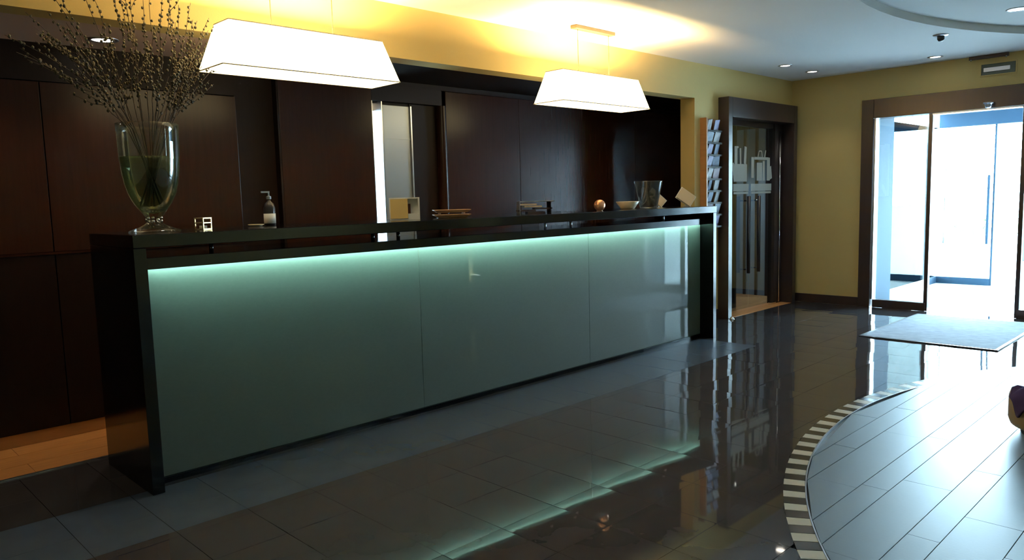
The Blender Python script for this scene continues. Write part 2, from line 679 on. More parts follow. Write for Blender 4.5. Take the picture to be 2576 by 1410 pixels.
# ---- walls ------------------------------------------------------
bm = bmesh.new()
bx(bm, X0, 6.60, YB, YT, ZO, ZC)                 # beam above the desk
bx(bm, 6.60, 7.09, YB, YT, -0.01, ZC)            # pier with the leaflet rack
bx(bm, 7.09, 8.56, YB, YT, 2.24, ZC)             # over the glass door
bx(bm, 8.56, XW, YB, YT, -0.01, ZC)
bx(bm, XW, XW + 0.2, YB, YT, -0.01, ZC)
struct(obj('wall_back', bm, M_wall))
DY0, DY1, DZ = 1.05, 3.295, 2.277
bm = bmesh.new()
bx(bm, XW, XW + 0.2, DY1, YB, -0.01, ZC)
bx(bm, XW, XW + 0.2, DY0, DY1, DZ, ZC)
bx(bm, XW, XW + 0.2, -2.26, DY0, -0.01, ZC)
bx(bm, XW, XW + 0.2, -2.65, -2.56, -0.01, ZC)
bx(bm, XW, XW + 0.2, Y0, -4.65, -0.01, ZC)
bx(bm, XW, XW + 0.2, -4.65, -2.65, -0.01, 1.0)
bx(bm, XW, XW + 0.2, -4.65, -2.65, 2.2, ZC)
bx(bm, XW, XW + 0.2, -2.56, -2.26, 2.1, ZC)
struct(obj('wall_right', bm, M_wall))
struct(box('wall_left', M_wall, (X0 - 0.2, X0, Y0, 5.1, -0.2, ZC)))
struct(box('wall_front', M_wall, (X0 - 0.2, XW + 0.2, Y0 - 0.2, Y0, -0.2, ZC)))
wn = sroot('window_3')
box('window_pane', M_pane, (XW + 0.09, XW + 0.096, -4.61, -2.69, 1.04, 2.16), wn)
for b in ((-4.65, -4.61, 1.0, 2.2), (-2.69, -2.65, 1.0, 2.2), (-3.67, -3.63, 1.04, 2.16), (-4.61, -2.69, 1.0, 1.04), (-4.61, -2.69, 2.16, 2.2)):
    box('window_frame', M_frame, (XW + 0.05, XW + 0.14, *b), wn)
o = struct(box('baseboard_right', M_frame, (XW - 0.018, XW, 3.30, 4.11, 0.001, 0.10), bevel=0.002))
o = struct(box('baseboard_back', M_frame, (8.61, XW - 0.02, YB - 0.018, YB, 0.001, 0.10)))
struct(box('baseboard_back_2', M_frame, (6.62, 7.03, YB - 0.018, YB, 0.001, 0.10)))

# soffit behind the beam: plaster on the left, dark veneer from x 2.56 on
struct(box('ceiling_3', M_soffit, (X0, 2.56, YT, 5.1, ZO, ZO + 0.1)))
struct(box('ceiling_4', M_panel2, (2.56, 7.9, YT, 5.1, ZO, ZO + 0.1)))

# dark veneer panelling behind the desk: each panel a piece of the wall
pan = sroot('wall_2')
spans = [(-2.9, -2.0), (-1.995, -0.9), (-0.895, 0.10), (0.105, 1.147), (1.153, 2.28)]
for a, b in spans:
    box('veneer_panel', M_panel, (a, b, YO, YO + 0.03, 1.085, 2.035), pan, 0.0015)
    box('base_panel', M_panel2, (a, b, YO - 0.012, YO + 0.03, 0.078, 1.070), pan, 0.0015)
box('top_panel', M_panel2, (-2.9, 2.28, YO, YO + 0.03, 2.041, ZO), pan)
box('skirting', M_oak, (-2.9, 7.8, YO, YO + 0.03, 0.003, 0.074), pan)
box('ledge', M_panel, (-2.9, 2.28, YO - 0.02, YO + 0.03, 1.071, 1.083), pan)
# recess between the two runs of panelling
box('recess_back', M_panel2, (2.28, 2.56, YO + 0.17, YO + 0.2, 0.076, ZO), pan)
box('recess_side', M_panel2, (2.26, 2.28, YO + 0.0301, YO + 0.2, 0.0, ZO), pan)
box('recess_side', M_panel2, (2.56, 2.575, YO - 0.03, YO + 0.2, 0.078, ZO), pan)
# right run: wide panel, window slot, steel door, rounded pilaster, panels
box('veneer_panel', M_panel, (2.577, 3.335, YO - 0.03, YO + 0.03, 0.078, 2.205), pan, 0.0015)
box('veneer_header', M_panel2, (3.336, 4.02, YO - 0.03, YO + 0.03, 2.085, 2.205), pan)
box('top_panel', M_panel2, (2.577, 7.8, YO, YO + 0.03, 2.21, ZO), pan)
box('base_panel', M_panel2, (3.336, 3.44, YO - 0.03, YO + 0.03, 0.078, 0.95), pan)
box('veneer_panel', M_panel2, (3.725, 3.99, YO + 0.02, YO + 0.03, 0.078, 2.083), pan)
bm = bmesh.new()
prof = []
for k in range(13):
    a = math.pi + math.pi * k / 12
    prof.append((4.03 + 0.04 * math.cos(a), YO + 0.0 + 0.05 * math.sin(a)))
prism(bm, prof + [(4.07, YO + 0.03), (3.99, YO + 0.03)], 0.078, 2.083)
obj('rounded_pilaster', bm, M_panel, pan)
xs = [4.073, 4.93, 5.80, 6.68, 7.56]
for a, b in zip(xs, xs[1:]):
    box('veneer_panel', M_panel, (a + 0.002, b - 0.002, YO - 0.012, YO + 0.03, 0.078, 2.205), pan, 0.0015)
box('veneer_header', M_panel2, (4.02, 7.8, YO - 0.03, YO + 0.03, 2.206, 2.209), pan)
# the structure behind
bm = bmesh.new()
bx(bm, X0, 3.345, YO + 0.03, YO + 0.22, -0.2, 2.4)
bx(bm, 3.345, 3.43, YO + 0.03, YO + 0.22, -0.2, 0.95)
bx(bm, 3.345, 3.43, YO + 0.03, YO + 0.22, 2.08, 2.4)
bx(bm, 3.43, 7.9, YO + 0.03, YO + 0.22, -0.2, 2.4)
# leave the recess niche open by moving the wall back there
struct(obj('wall_3', bm, M_panel2))
struct(box('wall_4', M_panel2, (7.70, 7.72, YT, 5.12, -0.1, 2.4)))
# window slot with frame and pane
win = sroot('window_1')
box('window_frame', M_alu, (3.338, 3.347, YO - 0.02, YO + 0.20, 0.955, 2.083), win)
box('window_frame', M_alu, (3.428, 3.437, YO - 0.02, YO + 0.20, 0.955, 2.083), win)
box('window_frame', M_alu, (3.347, 3.428, YO + 0.08, YO + 0.11, 2.02, 2.083), win)
box('window_pane', M_pane, (3.347, 3.428, YO + 0.09, YO + 0.096, 0.955, 2.02), win)
# steel door leaf beside it
d = sroot('door_1')
box('door_leaf', M_steel, (3.445, 3.70, YO - 0.01, YO + 0.02, 0.078, 2.06), d, 0.003)
box('door_edge', M_alu, (3.701, 3.712, YO - 0.025, YO + 0.02, 0.078, 2.06), d)
box('door_band', M_steel, (3.445, 3.70, YO - 0.013, YO - 0.0101, 1.80, 1.812), d)

# narrow glazed slot in the right wall, behind the photographer's right shoulder
win = sroot('window_2')
box('window_pane', M_pane, (XW + 0.09, XW + 0.096, -2.56, -2.2531, 0.0, 2.1), win)
box('window_frame', M_frame, (XW + 0.02, XW + 0.15, -2.26, -2.253, 0.0, 2.1), win)

# ================================================================ ENTRANCE
ent = sroot('door_2')
J = M_frame
box('frame_jamb', J, (XW - 0.035, XW + 0.16, 3.17, DY1, 0.0, DZ), ent, 0.003)
box('frame_jamb', J, (XW - 0.035, XW + 0.16, DY0, DY0 + 0.125, 0.0, DZ), ent, 0.003)
box('frame_header', J, (XW - 0.035, XW + 0.16, DY0 + 0.126, 3.169, 2.075, DZ), ent, 0.003)
box('frame_strip', M_alu, (XW - 0.01, XW + 0.06, 3.150, 3.166, 0.09, 2.073), ent)
for ya, yb in ((2.61, 3.148), (1.18, 1.78)):
    box('sidelight_pane', M_pane, (XW + 0.03, XW + 0.038, ya, yb, 0.09, 2.073), ent)
    box('bottom_rail', J, (XW - 0.01, XW + 0.07, ya, yb, 0.0, 0.088), ent, 0.002)
box('stile', J, (XW + 0.00, XW + 0.06, 2.590, 2.628, 0.0, 2.073), ent, 0.003)
box('stile', J, (XW + 0.00, XW + 0.06, 1.762, 1.80, 0.0, 2.073), ent, 0.003)
box('header_trim', M_alu, (XW - 0.02, XW + 0.10, 1.801, 2.589, 2.060, 2.0725), ent)
bm = bmesh.new()
lathe(bm, [(0.0, -0.045), (0.022, -0.04), (0.03, -0.02), (0.032, 0.0), (0.045, 0.002), (0.045, 0.012), (0.0, 0.012)], 20)
o = tag(obj('motion_sensor', bm, M_alu, smooth=True), 'small silver domed motion sensor under the entrance door header', 'sensor')
o.location = (XW - 0.08, 2.075, 2.113)
# vestibule beyond
vs = sroot('wall_5')
box('return_wall', M_navy, (XW + 0.2, 9.39, 3.20, 3.42, -0.01, 2.30), vs)
box('return_wall', M_navy, (XW + 0.2, 9.39, 0.83, 1.05, -0.01, 2.30), vs)
box('return_wall', M_white, (9.391, 11.44, 0.83, 1.0, -0.01, 2.30), vs)  # unseen side wall, added to cut the sky light falling into the vestibule
struct(box('ceiling_5', M_white, (XW + 0.2, 11.5, 0.83, 3.42, 2.31, 2.40)))
vf = sroot('floor_3')
for i in range(9):
    for j in range(8):
        xa, ya = XW + 0.21 + i * 0.305, 0.86 + j * 0.305
        box('vestibule_tile', M_pave, (xa, xa + 0.302, ya, ya + 0.302, -0.02, -0.001), vf)
box('threshold', M_alu, (XW + 0.0, XW + 0.2, 1.81, 2.58, -0.012, 0.002), vf)
XO = 11.40
out = sroot('door_3')
box('frame_header', M_navy, (XO - 0.04, XO + 0.06, 1.0, 3.30, 2.10, 2.31), out, 0.003)
box('bottom_rail', M_navy, (XO - 0.02, XO + 0.04, 2.65, 3.28, 0.0, 0.09), out)
box('bottom_rail', M_navy, (10.95, XO + 0.04, 3.281, 3.32, 0.0, 0.09), out)
box('stile', M_navy, (XO - 0.01, XO + 0.03, 2.63, 2.65, 0.0, 2.10), out)
box('door_pane', M_pane, (XO, XO + 0.008, 2.651, 3.27, 0.09, 2.10), out)
box('side_pane', M_pane, (9.40, XO, 3.29, 3.298, 0.09, 2.10), out)
box('side_stile', M_alu, (10.9, 10.93, 3.275, 3.30, 0.0, 2.10), out)
bm = bmesh.new()
tube(bm, [(XO - 0.05, 3.20, 0.55), (XO - 0.05, 3.20, 1.55)], 0.012, 8)
obj('pull_handle', bm, M_alu, out, smooth=True)
bm = bmesh.new()
tube(bm, [(XO - 0.05, 2.69, 0.55), (XO - 0.05, 2.69, 1.45)], 0.016, 8)
obj('pull_handle', bm, M_navy, out, smooth=True)

# outside
struct(box('ground', M_pave, (8.95, 60, -30, 40, -0.12, -0.022)))
o = tag(box('litter_bin', M_plastic, (15.6, 16.1, 2.75, 3.23, -0.02, 0.99), bevel=0.02),
        'dark square bin standing out on the bright pavement', 'bin')


def shrub(loc, r, label):
    t = thing('shrub', label, 'shrub', loc, group='shrubs on the far side of the pavement')
    bm = bmesh.new()
    for k in range(160):
        a, b_ = random.uniform(0, 2 * math.pi), random.uniform(-0.3, 1.0)
        rr = r * (0.6 + 0.4 * random.random())
        c = Vector((rr * math.cos(a) * math.sqrt(1 - b_ * b_ * 0.8), rr * math.sin(a) * math.sqrt(1 - b_ * b_ * 0.8), r * 0.75 + rr * b_ * 0.8))
        n = Vector((random.gauss(0, 1), random.gauss(0, 1), random.gauss(0, 1))).normalized()
        t1 = n.orthogonal().normalized() * 0.06
        t2 = n.cross(t1.normalized()) * 0.035
        vs_ = [bm.verts.new(c + v) for v in (-t1, t2, t1, -t2)]
        bm.faces.new(vs_)
    o1 = obj('leaves', bm, M_leaf, t)
    o1['kind'] = 'stuff'
    bm = bmesh.new()
    tube(bm, [(0, 0, 0), (0.02, 0, r), (0, 0.03, r * 1.3)], 0.03, 6, 0.012)
    obj('trunk', bm, M_twig, t)


shrub((19.0, 3.75, -0.02), 0.55, 'low leafy shrub outdoors, directly behind the dark bin')
shrub((19.5, 4.9, -0.02), 0.45, 'low leafy shrub outdoors, to the left of the bin')

# ================================================================ GLASS DOOR IN BACK WALL
dd = sroot('door_4')
PF = 3.99
box('portal_jamb', M_frame, (7.05, 7.125, PF, 4.28, 0.0, 2.285), dd, 0.003)
box('portal_jamb', M_frame, (8.52, 8.60, PF, 4.28, 0.0, 2.285), dd, 0.003)
box('portal_header', M_frame, (7.126, 8.519, PF, 4.28, 2.085, 2.285), dd, 0.003)
GY = 4.16
# two glass leaves meeting at x 7.80 and a dark fixed panel on the right
box('glass_leaf', M_door, (7.13, 7.795, GY, GY + 0.008, 0.02, 2.075), dd)
box('glass_leaf', M_door, (7.805, 8.33, GY, GY + 0.008, 0.02, 2.075), dd)
box('fixed_panel', M_frame, (8.335, 8.515, GY - 0.03, GY + 0.05, 0.0, 2.083), dd, 0.003)
bm = bmesh.new()
tube(bm, [(8.43, GY - 0.045, 0.02), (8.43, GY - 0.045, 2.0)], 0.009, 10)
obj('edge_rod', bm, M_chrome, dd, smooth=True)
box('door_rail', M_frame, (7.13, 8.33, GY - 0.01, GY + 0.04, 2.03, 2.083), dd)
box('floor_guide', M_chrome, (8.24, 8.36, GY - 0.05, GY - 0.01, 0.0, 0.025), dd, 0.003)
# frosted bands and emblem on the glass
for xa, xb in ((7.44, 7.78), (7.83, 8.31)):
    box('frosted_band', M_frost, (xa, xb, GY - 0.002, GY - 0.0005, 1.325, 1.405), dd)
    box('frosted_line', M_frost, (xa + 0.01, xb - 0.01, GY - 0.002, GY - 0.0005, 1.295, 1.318), dd)


def emblem(xo, w_, kind):
    bm = bmesh.new()
    y0_, y1_ = GY - 0.002, GY - 0.0005

    def bar(x0_, z0_, x1_, z1_, t_):
        d_ = Vector((x1_ - x0_, 0, z1_ - z0_))
        n_ = Vector((-d_.z, 0, d_.x)).normalized() * t_ / 2
        q = [(xo + x0_ * w_ + n_.x, z0_ + n_.z), (xo + x0_ * w_ - n_.x, z0_ - n_.z),
             (xo + x1_ * w_ - n_.x, z1_ - n_.z), (xo + x1_ * w_ + n_.x, z1_ + n_.z)]
        a = [bm.verts.new((p[0], y0_, p[1])) for p in q]
        b = [bm.verts.new((p[0], y1_, p[1])) for p in q]
        bm.faces.new(a)
        bm.faces.new(list(reversed(b)))
        for i in range(4):
            bm.faces.new((a[i], b[i], b[(i + 1) % 4], a[(i + 1) % 4]))
    if kind == 0:
        bar(0.50, 1.43, 0.50, 1.62, 0.28)
        bar(0.02, 1.62, 0.16, 1.44, 0.05)
        bar(0.22, 1.62, 0.22, 1.80, 0.06)
        bar(0.50, 1.62, 0.48, 1.79, 0.03)
        bar(0.76, 1.62, 0.80, 1.81, 0.05)
        bar(0.14, 1.80, 0.36, 1.80, 0.02)
    else:
        bar(0.06, 1.47, 0.06, 1.70, 0.06)
        bar(0.14, 1.688, 0.86, 1.688, 0.03)
        bar(0.86, 1.44, 0.86, 1.70, 0.07)
        bar(0.40, 1.44, 0.40, 1.64, 0.12)
        bar(0.62, 1.44, 0.62, 1.66, 0.05)
        bar(0.32, 1.705, 0.38, 1.77, 0.014)
        bar(0.38, 1.77, 0.50, 1.77, 0.014)
        bar(0.50, 1.77, 0.54, 1.705, 0.014)
        bar(0.66, 1.705, 0.72, 1.78, 0.018)
        bar(0.95, 1.60, 1.0, 1.46, 0.05)
    obj('frosted_emblem', bm, M_frost, dd)


emblem(7.42, 0.36, 0)
emblem(7.84, 0.46, 1)
for hx in (7.685, 7.915):
    bm = bmesh.new()
    tube(bm, [(hx, GY - 0.055, 0.42), (hx, GY - 0.055, 1.27)], 0.020, 12)
    h_ = obj('pull_handle', bm, M_plastic, dd, smooth=True)
    for hz in (0.46, 1.22):
        bm = bmesh.new()
        tube(bm, [(hx, GY - 0.06, hz), (hx, GY - 0.002, hz)], 0.009, 8)
        obj('handle_fixing', bm, M_chrome, h_, smooth=True)
# small lobby behind the glass
struct(box('wall_6', M_blueg, (6.9, 9.4, 5.25, 5.4, -0.1, 2.5)))
struct(box('wall_7', M_panel, (8.95, 9.05, 4.28, 5.24, -0.1, 2.5)))
struct(box('wall_8', M_panel, (7.73, 7.80, 4.75, 5.24, -0.1, 2.5)))
struct(box('ceiling_6', M_soffit, (7.0, 9.4, 4.28, 5.25, 2.3, 2.4)))
f4 = sroot('floor_4')
for r in range(9):
    ya = 4.00 + r * 0.14
    box('wood_board', M_wood, (7.126, 8.94, ya + 0.001, ya + 0.139, -0.01, 0.002) if ya > 4.27 else
        (7.126, 8.519, ya + 0.001, ya + 0.139, -0.01, 0.002), f4)
bk = sroot('door_5')
for ya, yb in ((4.36, 4.50), (4.50, 4.64), (4.64, 4.80), (4.80, 5.00), (5.00, 5.22)):
    box('dark_slat', M_frame, (8.90, 8.949, ya, ya + 0.03, 0.0, 2.1), bk)
    box('grey_leaf', M_leafgrey, (8.925, 8.949, ya + 0.031, yb - 0.001, 0.0, 2.1), bk)
bm = bmesh.new()
lathe(bm, [(0.0, 0.028), (0.018, 0.024), (0.022, 0.006), (0.03, 0.0)], 16)
o = tag(obj('door_stop', bm, M_chrome, smooth=True), 'small chrome door stop on the floor by the dark door frame', 'door stop')
o.location = (7.07, 3.955, 0.0)

# ================================================================ RECEPTION DESK
DX0, DX1, DF, DB = 1.145, 6.09, 3.567, 4.20
desk = thing('reception_desk', 'long black reception desk with backlit green glass front', 'desk', (0, 0, 0))
box('end_panel', M_black, (DX0, DX0 + 0.055, DF, DB, 0.0, 1.139), desk, 0.002)
box('end_panel', M_black, (DX1 - 0.052, DX1, DF, DB, 0.0, 1.139), desk, 0.002)
box('counter_top', M_blacktop, (DX0 - 0.0, DX1 + 0.002, DF - 0.002, DB, 1.1405, 1.20), desk, 0.003)
box('fascia_beam', M_black, (DX0 + 0.056, DX1 - 0.053, 3.64, 3.70, 1.036, 1.09), desk, 0.002)
box('lower_ledge', M_blacktop, (DX0 + 0.056, DX1 - 0.053, 3.701, 4.15, 1.075, 1.09), desk)
box('desk_body', M_panel2, (DX0 + 0.056, DX1 - 0.053, 3.79, 4.12, 0.0, 1.074), desk)
box('light_box_back', M_cav, (DX0 + 0.056, DX1 - 0.053, 3.775, 3.7899, 0.03, 1.074), desk)
box('plinth', M_black, (DX0 + 0.056, DX1 - 0.053, 3.690, 3.774, 0.0, 0.028), desk)
ls = box('light_strip', M_led, (DX0 + 0.07, DX1 - 0.07, 3.722, 3.742, 1.047, 1.055), desk)
for xa, xb in ((1.203, 2.824), (2.828, 4.448), (4.452, 6.036)):
    box('glass_panel', M_glassp, (xa, xb, 3.701, 3.707, 0.030, 1.074), desk)
for xs_ in (1.55, 2.50, 2.68, 3.97, 4.25, 5.45):
    bm = bmesh.new()
    tube(bm, [(xs_, 3.70, 1.09), (xs_, 3.70, 1.1405)], 0.011, 12)
    obj('spacer', bm, M_alu if xs_ > 3 else M_black, desk, smooth=True)

# ================================================================ PENDANT LAMPS
ZL0, ZL1, LY = 2.005, 2.235, 3.775


def pendant(cx, label):
    t = thing('pendant_lamp', label, 'lamp', (cx, LY, ZC), group='pendant lamps over the desk')
    bl, bd, tl, td = 0.525, 0.145, 0.455, 0.085
    zb, zt = ZL0 - ZC, ZL1 - ZC
    bm = bmesh.new()
    B = [bm.verts.new(p) for p in ((-bl, -bd, zb), (bl, -bd, zb), (bl, bd, zb), (-bl, bd, zb))]
    T = [bm.verts.new(p) for p in ((-tl, -td, zt), (tl, -td, zt), (tl, td, zt), (-tl, td, zt))]
    for i in range(4):
        bm.faces.new((B[i], B[(i + 1) % 4], T[(i + 1) % 4], T[i]))
    o = obj('lamp_shade', bm, M_shade, t)
    sm = o.modifiers.new('s', 'SOLIDIFY')
    sm.thickness = 0.002
    box('diffuser', M_diff, (-bl + 0.012, bl - 0.012, -bd + 0.012, bd - 0.012, zb + 0.006, zb + 0.010), t)
    bm = bmesh.new()
    for (l, d_, z) in ((bl, bd, zb), (tl, td, zt)):
        bx(bm, -l - 0.002, l + 0.002, -d_ - 0.003, -d_ + 0.001, z - 0.002, z + 0.003)
        bx(bm, -l - 0.002, l + 0.002, d_ - 0.001, d_ + 0.003, z - 0.002, z + 0.003)
        bx(bm, -l - 0.003, -l + 0.001, -d_, d_, z - 0.002, z + 0.003)
        bx(bm, l - 0.001, l + 0.003, -d_, d_, z - 0.002, z + 0.003)
    obj('shade_rim', bm, M_rim, t)
    c = box('canopy', M_bronze, (-0.235, 0.235, -0.03, 0.03, -0.028, -0.001), t, 0.003)
    for s in (-1, 1):
        bm = bmesh.new()
        tube(bm, [(s * 0.185, 0, -0.028), (s * 0.185, 0, zt + 0.0)], 0.003, 6)
        obj('suspension_wire', bm, M_bronze, t)
    box('crossbar', M_alu, (-tl, tl, -0.005, 0.005, zt - 0.012, zt - 0.004), t)
    ld = bpy.data.lights.new('bulb_light', 'AREA')
    ld.shape = 'RECTANGLE'
    ld.size, ld.size_y = 0.84, 0.08
    ld.energy = LAMP_W
    ld.color = (1.0, 0.66, 0.26)
    lo = bpy.data.objects.new('bulb_light', ld)
    lo.rotation_euler = (math.pi, 0, 0)
    lo.location = (0, 0, zt - 0.07)
    COL.objects.link(lo)
    lo.parent = t
    return t


pendant(2.165, 'glowing tapered pendant lamp above the vase end of the desk')
pendant(4.64, 'glowing tapered pendant lamp with its ceiling canopy in view')


# ================================================================ CEILING FITTINGS
def downlight(loc, label, bulb=None, watt=SPOT_W, col=(1.0, 0.9, 0.75), group=None, r=0.052):
    t = thing('downlight', label, 'downlight', loc, group=group)
    bm = bmesh.new()
    lathe(bm, [(r * 1.35, 0.0), (r * 1.35, -0.004), (r, -0.007), (r * 0.9, 0.0)], 28, caps=False)
    obj('trim_ring', bm, M_alu, t, smooth=True)
    bm = bmesh.new()
    lathe(bm, [(0.0, -0.003), (r * 0.9, -0.003), (r * 0.9, -0.001), (0, -0.001)], 24)
    obj('bulb', bm, bulb or M_bulb, t)
    if watt > 0:
        ld = bpy.data.lights.new('bulb_light', 'SPOT')
        ld.energy = watt
        ld.spot_size = math.radians(95)
        ld.spot_blend = 0.7
        ld.shadow_soft_size = 0.04
        ld.color = col
        lo = bpy.data.objects.new('bulb_light', ld)
        lo.location = (0, 0, -0.02)
        COL.objects.link(lo)
        lo.parent = t
    return t


downlight((7.55, 3.64, ZC), 'left of the two ceiling downlights in front of the glass door')
downlight((8.18, 3.64, ZC), 'right of the two ceiling downlights in front of the glass door')
downlight((8.34, 2.48, ZC), 'ceiling downlight close to the wall over the entrance')
downlight((6.95, 1.50, ZC + RCH), 'large downlight inside the round ceiling recess', r=0.06)
downlight((1.413, 4.62, ZO), 'office downlight seen through the budding branches', watt=14, col=(1, 0.8, 0.6), r=0.06)
downlight((0.80, 4.62, ZO), 'office downlight at the left edge of the photo', watt=14, col=(1, 0.8, 0.6), r=0.06)
for p in ((0.5, -1.5), (-1.0, 0.5), (2.5, -3.2)):  # unseen fill lights, added to brighten the lobby from behind the camera
    if True:
        inside = math.hypot(p[0] - RCX, p[1] - RCY) < RCR
        downlight((p[0], p[1], ZC + (RCH if inside else 0)), 'unseen fill downlight added to the lobby ceiling behind the camera', watt=5,
                  group='added fill downlights behind the camera')
downlight((8.25, 4.62, 2.30), 'bright downlight seen through the glass door', watt=60, col=(0.75, 0.88, 1.0), r=0.07)

t = thing('ceiling_sensor', 'small dark round sensor on the ceiling near the entrance', 'sensor', (7.19, 2.10, ZC))
bm = bmesh.new()
lathe(bm, [(0.0, -0.012), (0.05, -0.012), (0.062, -0.002), (0.062, -0.0005), (0, -0.0005)], 28)
obj('base_plate', bm, M_alu, t, smooth=True)
bm = bmesh.new()
lathe(bm, [(0.0, -0.055), (0.018, -0.052), (0.028, -0.036), (0.028, -0.0125), (0.0, -0.0125)], 20)
obj('sensor_head', bm, M_plastic, t, smooth=True)

t = thing('air_vent', 'slot air vent with pale frame high on the ochre wall', 'vent', (XW, 2.02, 2.45))
bm = bmesh.new()
bx(bm, -0.012, -0.001, -0.155, 0.155, 0.052, 0.062)
bx(bm, -0.012, -0.001, -0.155, 0.155, -0.062, -0.052)
bx(bm, -0.012, -0.001, -0.155, -0.145, -0.0519, 0.0519)
bx(bm, -0.012, -0.001, 0.145, 0.155, -0.0519, 0.0519)
obj('vent_frame', bm, M_wall, t)
bm = bmesh.new()
bx(bm, -0.004, -0.001, -0.1449, 0.1449, -0.0518, 0.0518)
obj('grille', bm, M_vent, t)
bm = bmesh.new()
bx(bm, -0.011, -0.0045, -0.10, 0.125, -0.022, 0.018)
obj('vent_blade', bm, M_alu, t, bevel=0.002)
t = thing('sensor_bar', 'thin dark bar at the ceiling edge above the air vent', 'sensor', (XW - 0.03, 2.10, ZC - 0.03))
box('bar', M_frame, (-0.012, 0.012, -0.17, 0.17, -0.005, 0.03), t, 0.002)
for yy in (-0.15, 0.15):
    bm = bmesh.new()
    blob(bm, (-0.005, yy, -0.008), 0.011, 2)
    obj('end_lens', bm, M_chrome, t, smooth=True)

# ================================================================ DOOR MAT, STOOL
t = thing('door_mat', 'blue-grey rectangular carpet mat in front of the entrance', 'mat', (7.66, 2.06, 0.0008))
box('mat_pile', M_mat, (-0.755, 0.755, -0.515, 0.515, 0, 0.011), t, 0.002)
bm = bmesh.new()
for b in ((-0.78, 0.78, -0.54, -0.5155), (-0.78, 0.78, 0.5155, 0.54), (-0.78, -0.7555, -0.515, 0.515), (0.7555, 0.78, -0.515, 0.515)):
    bx(bm, *b, 0, 0.009)
obj('mat_border', bm, M_plastic, t)

t = thing('round_stool', 'low tan leather stool cut off by the right photo edge', 'stool', (4.755, 0.685, 0))
bm = bmesh.new()
lathe(bm, [(0.0, 0.035), (0.26, 0.035), (0.29, 0.05), (0.30, 0.08), (0.30, 0.19), (0.29, 0.225), (0.26, 0.24), (0, 0.245)], 48)
obj('seat', bm, M_leather, t, smooth=True)
bm = bmesh.new()
lathe(bm, [(0.0, 0.0), (0.24, 0.0), (0.24, 0.034), (0, 0.034)], 32)
obj('base_ring', bm, M_plastic, t)
bm = bmesh.new()
bmesh.ops.create_grid(bm, x_segments=14, y_segments=10, size=1)
for v in bm.verts:
    u_, v_ = v.co.x, v.co.y
    px_, py_ = -0.21 + u_ * 0.085, 0.15 + v_ * 0.11
    rr = math.hypot(px_, py_)
    z = 0.254 + 0.012 * math.sin(5 * u_ + 2 * v_)
    if rr > 0.27:
        z -= (rr - 0.27) * 1.1
        k = 0.31 / max(rr, 0.31)
        px_, py_ = px_ * k, py_ * k
    v.co = Vector((px_, py_, z))
o = tag(obj('folded_cloth', bm, M_purple, smooth=True), 'dark purple cloth draped over the tan stool', 'cloth')
o.location = (4.755, 0.685, 0)
sm = o.modifiers.new('s', 'SOLIDIFY')
sm.thickness = 0.012
sm.offset = 1

# ================================================================ THINGS ON THE DESK
ZT = 1.2004
# glass vase
VX, VY = 1.385, 3.97
prof_o = [(0.120, 0.0), (0.122, 0.005), (0.080, 0.020), (0.050, 0.034), (0.034, 0.050), (0.033, 0.060), (0.040, 0.072),
          (0.058, 0.10), (0.088, 0.14), (0.112, 0.19), (0.124, 0.24), (0.133, 0.30), (0.139, 0.37), (0.141, 0.45), (0.142, 0.50), (0.144, 0.532)]
prof_i = [(0.140, 0.532), (0.138, 0.50), (0.137, 0.45), (0.135, 0.37), (0.129, 0.30), (0.120, 0.24), (0.107, 0.19), (0.083, 0.14), (0.053, 0.10), (0.0, 0.088)]
t = thing('glass_vase', 'tall footed glass vase half full of water on the desk', 'vase', (VX, VY, ZT))
bm = bmesh.new()
lathe(bm, [(0, 0)] + prof_o + prof_i, 56, caps=False)
obj('vase_glass', bm, M_vase, t, smooth=True)
bm = bmesh.new()
lathe(bm, [(0.0, 0.0885), (0.0525, 0.1005), (0.0825, 0.1405), (0.1065, 0.1905), (0.1195, 0.2405), (0.1285, 0.3005), (0.1345, 0.37), (0, 0.37)], 56)
obj('water', bm, M_water, t, smooth=True)
bm = bmesh.new()
for k in range(9):
    a = k * 0.7
    blob(bm, (0.034 * math.cos(a), 0.034 * math.sin(a), 0.052 + 0.008 * (k % 3)), 0.010, 1)
obj('glass_beads', bm, M_chrome, t, smooth=True)

TIPS = [(0.804, 3.876, 2.072), (0.829, 3.839, 1.997), (0.892, 3.921, 2.19), (0.952, 3.853, 2.312), (0.997, 3.829, 2.281),
        (1.116, 3.922, 2.381), (1.197, 4.0, 2.345), (1.282, 4.0, 2.436), (1.333, 3.99, 2.48), (1.325, 3.872, 2.426),
        (1.411, 3.96, 2.424), (1.421, 3.887, 2.373), (1.472, 3.858, 2.403), (1.516, 3.84, 2.435), (1.601, 3.87, 2.327),
        (1.66, 3.93, 2.26), (1.70, 3.90, 2.275), (1.74, 3.90, 2.24), (1.77, 3.93, 2.25), (1.819, 3.864, 2.272),
        (1.90, 3.86, 2.217), (0.901, 3.986, 1.996), (1.005, 4.015, 2.224), (1.23, 4.02, 2.208), (1.378, 4.02, 2.23),
        (1.415, 3.834, 2.121), (1.565, 3.98, 2.25), (1.646, 3.95, 2.17), (1.674, 3.952, 2.132), (1.009, 3.86, 2.144),
        (1.673, 3.943, 2.031), (1.531, 3.835, 2.04)]


